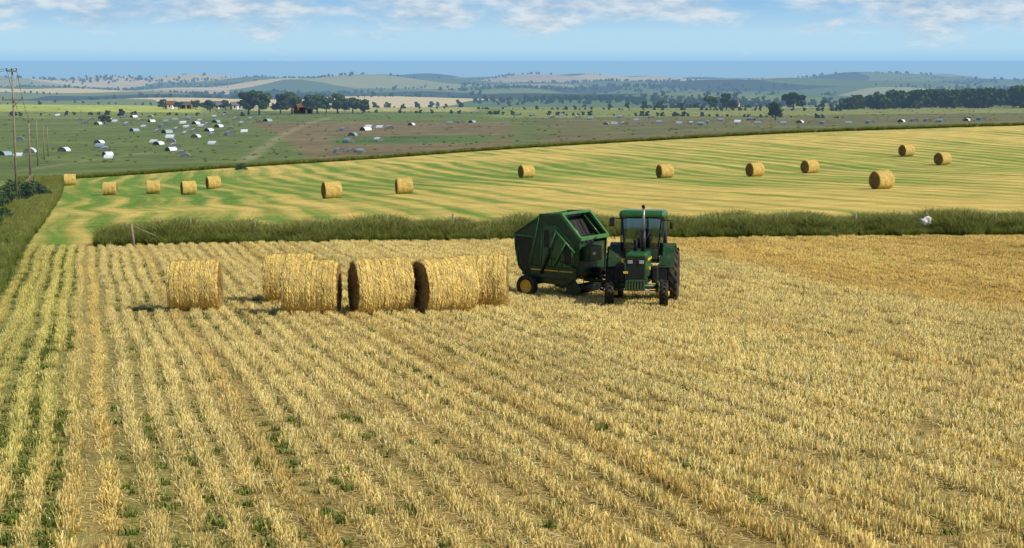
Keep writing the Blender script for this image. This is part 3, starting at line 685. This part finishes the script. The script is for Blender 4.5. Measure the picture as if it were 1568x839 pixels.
# ---------------------------------------------------------------- trees
def tree_mesh(seed,nl=1800,H=10,W=8,leaf=.34,trunk=True,gap=1.0):
    r=np.random.default_rng(seed); cl=[]
    for i in range(13):
        a=r.uniform(0,6.28); d=r.uniform(0,.36)*W; z=r.uniform(.30,.86)*H
        d*=math.sqrt(max(.15,1-((z/H-.5)/.5)**2))
        cl.append((d*math.cos(a),d*math.sin(a),z,r.uniform(.12,.2)*W))
    cl=np.array(cl); k=r.integers(0,len(cl),nl); c=cl[k]
    dr=r.normal(0,1,(nl,3)); dr/=np.linalg.norm(dr,axis=1)[:,None]; rad=c[:,3:4]*(r.random((nl,1))**.35)
    p=c[:,:3]+dr*rad*np.array([1,1,.8]); 
    a=r.normal(0,1,(nl,3)); a/=np.linalg.norm(a,axis=1)[:,None]; bb=np.cross(a,dr); bb/=np.linalg.norm(bb,axis=1)[:,None]+1e-6
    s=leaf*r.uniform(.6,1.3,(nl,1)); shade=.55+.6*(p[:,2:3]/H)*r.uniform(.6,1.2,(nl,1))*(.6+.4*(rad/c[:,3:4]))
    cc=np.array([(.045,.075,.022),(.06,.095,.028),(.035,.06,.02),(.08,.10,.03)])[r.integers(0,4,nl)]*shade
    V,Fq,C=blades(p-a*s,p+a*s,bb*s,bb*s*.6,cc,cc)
    if trunk:
        vs=[];fs=[]
        def limb(p0,p1,r0,r1):
            p0=np.array(p0,float);p1=np.array(p1,float); q0=len(vs)
            for pp,rr in ((p0,r0),(p1,r1)):
                for j in range(6): vs.append(pp+np.array([rr*math.cos(j*1.047),rr*math.sin(j*1.047),0]))
            for j in range(6): fs.append((q0+j,q0+(j+1)%6,q0+6+(j+1)%6,q0+6+j))
        limb((0,0,-.3),(0.1,0,.4*H),.035*H,.022*H); limb((.1,0,.4*H),(0,.1,.75*H),.022*H,.008*H)
        for c_ in cl[:8]: limb((.05,0,.36*H),(c_[0],c_[1],c_[2]),.014*H,.004*H)
        n0=len(V); V=np.vstack([V,np.array(vs)]); Fq=np.vstack([Fq,np.array(fs)+n0]); C=np.vstack([C,np.tile([(.07,.055,.04)],(len(vs),1))])
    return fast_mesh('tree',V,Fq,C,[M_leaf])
TM=[tree_mesh(s) for s in (1,2,3,4)]
def tree(name,u,D,h,k,wf=1.0):
    p=on_ground(u,D); o=link(bpy.data.objects.new(name,TM[k%4])); s=h/9.6; o.location=p-Vector((0,0,.12*h)); o.scale=(s*wf,s*wf,s); o.rotation_euler=(0,0,u); return o
for u,D,h,k,w in [(322,760,7,0,1.2),(381,700,12,1,1.2),(397,705,12.5,2,1.2),(430,720,10,3,1.2),(447,730,12,0,1.2),(478,725,10,1,1.3),(486,740,10,1,1.3),(500,745,9,2,1.2),(517,750,10,3,1.3),(540,745,9,0,1.3),(556,750,7.5,1,1.3),
    (1088,800,8.5,2,1.3),(1112,810,9,3,1.1),(1124,790,6,1,1.3),(1215,790,10.5,0,1.4),(1187,560,7,1,1.1),(185,640,4,3,1),(160,560,4,0,1.4),(345,820,6,2,1.3),(300,815,5.5,1,1.4),(274,810,5,2,1.4),(250,825,5.5,3,1.4),(318,810,5,0,1.4)]:
    tree('deciduous_tree',u,D,h,k,w)
C_tr=collection_of('woodland_trees',[tree_mesh(s,500,10,9,.7) for s in (11,12,13,14)])
n=190; u=rng.uniform(1285,1900,n); D=rng.uniform(780,900,n)
P3=np.array([on_ground(a,d) for a,d in zip(u,D)]); P3[:,2]-=1.6; s_=rng.uniform(.7,1.05,n)*np.interp(u,[1285,1330,1500,1600],[.6,1.0,1.05,1.35])
scatter('woodland',C_tr,P3,rng.uniform(0,6.28,n),s_,rng.integers(0,4,n))
pl=[];sl=[]
for i in range(105):
    D=math.exp(rng.uniform(math.log(950),math.log(5800))); t=rng.uniform(-.36,.36); L=rng.uniform(60,420)*(D/2500)**.5; ang=rng.normal(0,.35) if rng.random()<.75 else rng.normal(1.4,.2)
    m_=int(L/9); q_=np.linspace(-L/2,L/2,m_); x=t*D+q_*math.cos(ang); y=D+q_*math.sin(ang)+rng.normal(0,5,m_)
    k=rng.random(m_)<.75; x,y=x[k],y[k]; pl.append(np.stack([x,y,height(x,y)],1)); sl.append(rng.uniform(.25,.65,len(x))*rng.uniform(.7,1.2))
for i in range(20):
    D=math.exp(rng.uniform(math.log(1800),math.log(6200))); t=rng.uniform(-.34,.34); m_=150
    x=t*D+rng.normal(0,130,m_)*(D/3500); y=D+rng.normal(0,60,m_); pl.append(np.stack([x,y,height(x,y)],1)); sl.append(rng.uniform(.6,1.1,m_))
pl=np.vstack(pl); sl=np.concatenate(sl); sl=sl*np.interp(pl[:,1],[900,3000,6000],[.8,.9,1.1]); pl[:,2]-=2.2*sl; n=len(pl)
scatter('distant_hedgerows',C_tr,pl,rng.uniform(0,6.28,n),sl,rng.integers(0,4,n))
pl=[]
for uv in ([(560,172),(800,176),(1050,178),(1290,181)],[(0,178),(110,176),(230,176),(360,178)],[(560,166),(900,168),(1290,170)]):
    for (a,b1),(c_,d_) in zip(uv[:-1],uv[1:]):
        for f_ in np.linspace(0,1,int(abs(c_-a)/5)):
            if random.random()<.5:
                h_=hit(a+(c_-a)*f_,b1+(d_-b1)*f_,320); pl.append(h_)
pl=np.array([tuple(v) for v in pl]); n=len(pl); pl[:,:2]+=rng.normal(0,2,(n,2)); pl[:,2]=height(pl[:,0],pl[:,1])-.5
scatter('field_hedges',C_tr,pl,rng.uniform(0,6.28,n),rng.uniform(.08,.26,n),rng.integers(0,4,n))
n=900; y=np.exp(rng.uniform(math.log(310),math.log(850),n)); x=rng.uniform(-.34,.34,n)*y
scatter('pasture_tussocks',C_gr,np.stack([x,y,height(x,y)],1),rng.uniform(0,6.28,n),np.stack([rng.uniform(.6,1.6,n),rng.uniform(.6,1.6,n),rng.uniform(.2,.4,n)],1),rng.integers(0,6,n))
BMh=[tree_mesh(s,2600,2.6,4.2,.085,False) for s in (21,22)]
for u,D,s in [(8,150,1.0),(30,163,1.1),(52,178,1.0),(-20,140,1.2),(4,112,.55),(-12,100,.6)]:
    p=on_ground(u,D); o=link(bpy.data.objects.new('hedge_bush',BMh[int(D)%2])); o.location=(p.x,p.y,p.z-.7*s); o.scale=(s,s,s); o.rotation_euler=(0,0,D)
p=on_ground(370,252); o=link(bpy.data.objects.new('hedge_bush',BMh[0])); o.location=(p.x,p.y,p.z-.6); o.scale=(.6,.6,.6)

# ---------------------------------------------------------------- pig arks
M_arkw=simple('ark_tin_pale',(.60,.64,.66),.45,noise=.2,nscale=2); M_arkg=simple('ark_tin_grey',(.24,.32,.37),.45,noise=.2,nscale=2)
M_arkd=simple('ark_end_board',(.12,.13,.13),.8)
def ark_mesh(mat):
    vs=[];fs=[];mi=[]; n=12; R=1.35; H=1.15; L=1.3
    for y in (-L,L):
        for i in range(n+1):
            a=math.pi*i/n; vs.append((R*math.cos(a),y,H*math.sin(a)))
    for i in range(n): fs.append((i,i+1,n+2+i,n+1+i)); mi.append(0)
    for y in (-L+.06,L-.06):
        q0=len(vs)
        for i in range(n+1):
            a=math.pi*i/n; vs.append((R*.97*math.cos(a),y,H*.97*math.sin(a)))
        fs.append(tuple(range(q0,q0+n+1))); mi.append(1)
    for x in (-R,R):
        q1=len(vs); vs+=[(x-.05,-L,0),(x+.05,-L,0),(x+.05,L,0),(x-.05,L,0),(x-.05,-L,.12),(x+.05,-L,.12),(x+.05,L,.12),(x-.05,L,.12)]
        for f in ((0,1,5,4),(1,2,6,5),(2,3,7,6),(3,0,4,7),(4,5,6,7)): fs.append(tuple(q1+k for k in f)); mi.append(1)
    me=bpy.data.meshes.new('pig_ark'); me.from_pydata(vs,[],fs); me.materials.append(mat); me.materials.append(M_arkd)
    me.polygons.foreach_set('material_index',mi); me.polygons.foreach_set('use_smooth',[i<n for i in range(len(fs))]); me.update(); return me
AK=[ark_mesh(M_arkw),ark_mesh(M_arkg)]
A=[(152,220),(156,226),(161,232),(165,238),(168,243),(262,218),(268,226),(262,231),(278,236),(284,241),(243,222),(238,220),(327,222),(352,207),(190,180),(205,180),(230,180),(290,183),(308,187),(330,180),(345,178),(398,188),(375,203),(335,195),(310,195),(345,190),(287,196),(285,206),(262,212),(250,195),(300,190),(150,191),(120,185),(130,190),(90,178),(232,187),(215,186),(270,185),(320,201),(372,190),
(560,200),(566,196),(583,197),(596,198),(580,216),(690,190),(706,189),(723,188),(630,192),(790,177),(815,178),(860,177),(885,180),(905,183),(928,191),(941,191),(956,191),(975,185),(1010,188),(1040,190),(1060,190),(1075,191),(1085,189),(1105,185),(1130,188),(1150,184),(1161,190),(1200,190),(1225,188),(1262,190),(1300,190),(1332,189),(1380,187),(1400,186),(1420,186),(1440,187),(1480,185),(1502,184),(997,181),(950,180),(845,181),
(8,238),(30,240),(46,234),(98,232),(30,215),
(178,188),(196,192),(242,203),(256,204),(272,200),(298,202),(318,192),(331,188),(353,198),(362,184),(385,183),(410,186),(140,184),(166,183),(222,196),(206,201),(300,211),(327,208),(282,190),(255,187)]
Ad=[(519,233),(538,233),(554,233),(535,218),(540,208),(527,200)]
for i,(u,v) in enumerate(A+Ad):
    p=hit(u,v,300); dark=(i>=len(A)) or (u>600 and i%4!=0) or (u<420 and i%4==1)
    o=link(bpy.data.objects.new('pig_ark',AK[1 if dark else 0])); o.location=p
    s=random.uniform(.74,.94)*(.9 if u>600 else 1.0)*(.85 if p.y<360 else 1); o.scale=(s,s,s); o.rotation_euler=(0,0,random.choice([.3,.4,1.2,-.5,.9])+random.uniform(-.3,.3))

# ---------------------------------------------------------------- houses
M_brick=simple('brick_wall',(.16,.12,.09),.9,noise=.2); M_stone=simple('stone_wall',(.24,.23,.20),.9,noise=.2); M_rend=simple('rendered_wall',(.36,.35,.33),.8)
M_tile=simple('tile_roof',(.13,.065,.05),.8,noise=.25); M_slate=simple('slate_roof',(.12,.13,.15),.6,noise=.2)
def house(name,u,D,w,d,h,wall,roof,rot,chim=True):
    e=bpy.data.objects.new(name,None); link(e); p=on_ground(u,D); e.location=p; e.rotation_euler=(0,0,rot); e.scale=(.85,.85,.85)
    prism('walls',[(-d/2,-.3),(d/2,-.3),(d/2,h),(0,h+d*.38),(-d/2,h)],-w/2,w/2,wall,e,0,axis='X')
    for s in (-1,1):
        prism('roof_%d'%s,[(0,h+d*.38+.18),(s*(d/2+.35),h-.1),(s*(d/2+.35),h+.04),(0,h+d*.38+.34)],-w/2-.3,w/2+.3,roof,e,0,axis='X')
    for k in range(max(2,int(w/3))):
        x=-w/2+(k+.5)*w/max(2,int(w/3))
        box('window_%d'%k,(x,-d/2-.02,h*.62),(.9,.06,1.0),M_black,e,bevel=0)
    box('door',(w*.08,-d/2-.03,1.0),(.95,.08,2.0),M_white,e,bevel=0)
    if chim: box('chimney',(w/2-.6,0,h+d*.38+.6),(.6,.6,1.3),wall,e,bevel=0)
house('farmhouse',262,830,6,4.5,2.6,M_rend,M_tile,.5)
house('brick_house',287,840,7,4.5,2.2,M_brick,M_slate,-.3)
house('barn',333,840,11,6,2.2,M_stone,M_slate,.15,False)
house('cottage',362,840,6,4.5,2.4,M_rend,M_slate,.4)
house('barn',464,745,8,6,3.2,M_brick,M_tile,.5,False)
house('cottage',1124,870,6,5,2.4,M_rend,M_slate,-.3)

# ---------------------------------------------------------------- poles, fence, bag
M_wood=simple('weathered_wood',(.22,.18,.13),.9,noise=.25,bump=.3)
def pole(u,D,H,arms=True,r=.14,top2=False):
    e=bpy.data.objects.new('utility_pole',None); link(e); p=on_ground(u,D); e.location=p
    tube('shaft',(0,0,-.3),(0,0,H),r,M_wood,e,r2=r*.7)
    if arms:
        for zz,w in ((H-.25,1.0),(H-2.9,2.0)) if top2 else ((H-.3,1.4),):
            box('crossarm',(0,-.16,zz),(w,.1,.13),M_wood,e)
            for s in (-.45,0,.45): tube('insulator',(s*w,-.16,zz+.06),(s*w,-.16,zz+.26),.05,M_black,e)
        if top2: tube('brace',(.0,-.16,H-3.6),(.7,-.16,H-2.9),.03,M_wood,e)
    return p+Vector((0,0,H))
tp=pole(26,160,12.7,True,.11,True); pole(47,245,8.7,True); pole(58,300,8,False,.13); pole(68,330,6.5,False,.12); pole(74,345,6,False,.12)
def wire(a,c,sag=1.2):
    cu=bpy.data.curves.new('overhead_wire','CURVE'); cu.dimensions='3D'; cu.bevel_depth=.018; sp=cu.splines.new('POLY'); sp.points.add(20)
    for i in range(21):
        f=i/20; pt=Vector(a).lerp(Vector(c),f); pt.z-=sag*4*f*(1-f); sp.points[i].co=(*pt,1)
    o=bpy.data.objects.new('overhead_wire',cu); cu.materials.append(M_black); link(o)
p2=on_ground(47,245)+Vector((0,0,8.6))
for s in (-.45,.45):
    wire(tp+Vector((s,-.16,0)),p2+Vector((s,0,0)),1.5); wire(tp+Vector((s,-.16,0)),(tp.x-9+s,tp.y-55,tp.z+1.2),1.5)
fe=bpy.data.objects.new('post_and_wire_fence',None); link(fe)
xs=np.arange(-18.3,40,3.1); prev=None
for i,x in enumerate(xs):
    y=79.3-.08*x; z=gz(x,y); h=1.0+random.uniform(-.12,.12)
    tube('post_%d'%i,(x,y,z-.3),(x+random.uniform(-.06,.06),y,z+h),.05,M_wood,fe,n=8)
    if prev:
        for hh in (.45,.85): tube('wire',(prev[0],prev[1],prev[2]+hh),(x,y,z+hh),.006,M_grey,fe,n=4)
    prev=(x,y,z)
x,y=on_ground(206,77.6).xy; z=gz(x,y); tube('leaning_gate_post',(x,y,z-.2),(x-.12,y,z+1.0),.06,M_wood,fe); tube('gate_brace',(x,y,z+.9),(x+1.2,y+.5,z+.3),.025,M_wood,fe)
fl=bpy.data.objects.new('verge_fence',None); link(fl)
for i,y in enumerate(np.arange(75,232,5.5)):
    x=-.25*y-7.2; z=gz(x,y); tube('post_%d'%i,(x,y,z-.3),(x,y,z+1.25),.06,M_wood,fl,n=8)
bm=bmesh.new(); bmesh.ops.create_icosphere(bm,subdivisions=3,radius=1)
for v in bm.verts:
    k=1+.22*math.sin(v.co.x*5+v.co.y*3)+.15*math.sin(v.co.z*9+v.co.x*4); v.co*=k; v.co.x*=.26; v.co.y*=.16; v.co.z*=.22
    if v.co.x>.08: v.co.z*=1.3
me=bpy.data.meshes.new('bag'); bm.to_mesh(me); bm.free(); ob=bpy.data.objects.new('white_plastic_bag',me); p=on_ground(1397,79.2); ob.location=(p.x,p.y-2.5,p.z+.62); finish(ob,M_white,None,0,True)

# ---------------------------------------------------------------- light
S=Vector((.90,-.42,0)).normalized()*math.cos(math.radians(42)); S.z=math.sin(math.radians(42))
sd=bpy.data.lights.new('sun','SUN'); sd.energy=5.0; sd.angle=math.radians(.5); sd.color=(1,.945,.82)
so=bpy.data.objects.new('sun',sd); so.rotation_euler=S.to_track_quat('Z','Y').to_euler(); so.location=(0,0,50); link(so)
w=bpy.data.worlds.new('World'); scene.world=w; w.use_nodes=True; nt=w.node_tree; nt.nodes.clear(); b=NB(nt)
sk=b.n('ShaderNodeTexSky',sky_type='NISHITA'); sk.sun_disc=False; sk.sun_elevation=math.radians(42); sk.sun_rotation=math.atan2(.90,-.42)
tc=b.n('ShaderNodeTexCoord'); sp=b.n('ShaderNodeSeparateXYZ'); b.l(tc.outputs['Generated'],sp.inputs[0]); zz=sp.outputs[2]
ramp=b.n('ShaderNodeValToRGB'); b.l(b.rng(zz,0,.05,0,1),ramp.inputs[0])
e=ramp.color_ramp.elements; e[0].position=0; e[0].color=(.35,.59,.82,1); e[1].position=1; e[1].color=(.23,.46,.76,1)
q_=e.new(.12); q_.color=(.44,.69,.86,1); q_=e.new(.3); q_.color=(.46,.70,.87,1); q_=e.new(.6); q_.color=(.31,.56,.81,1)
mp=b.n('ShaderNodeMapping'); mp.inputs['Scale'].default_value=(20,20,62); mp.inputs['Location'].default_value=(3.1,0,.35); b.l(tc.outputs['Generated'],mp.inputs[0])
n1=b.noise(mp.outputs[0],1.3,8,.58,.2); n0=b.noise(mp.outputs[0],.4,2,.5)
den=b.math('ADD',b.math('MULTIPLY',n1,.7),b.math('MULTIPLY',n0,.5))
den=b.math('ADD',den,b.rng(zz,.008,.028,-.13,.10))
den=b.math('ADD',den,b.rng(sp.outputs[0],-.3,.3,.05,-.02))
cfl=b.n('ShaderNodeClamp'); b.l(b.rng(den,.56,.72,0,.85),cfl.inputs[0])
n3=b.noise(mp.outputs[0],2.6,5,.6)
cc=b.mix(b.rng(n3,.38,.62,0,1),(.40,.54,.70,1),(.72,.79,.84,1))
skc=b.mix(cfl.outputs[0],ramp.outputs[0],cc)
mul=b.mix(1.0,sk.outputs[0],(.10,.10,.10,1),'MULTIPLY')
allc=b.mix(b.rng(zz,.05,.25,0,1),skc,mul)
bg=b.n('ShaderNodeBackground'); bg.inputs['Strength'].default_value=1.0; b.l(allc,bg.inputs[0])
wo=b.n('ShaderNodeOutputWorld'); b.l(bg.outputs[0],wo.inputs[0])
cd=bpy.data.cameras.new('camera'); cd.lens=60; cd.sensor_width=36; cd.clip_end=300000; cd.clip_start=.5
co=bpy.data.objects.new('camera',cd); co.rotation_euler=(math.radians(90)-TH,0,0); link(co); scene.camera=co
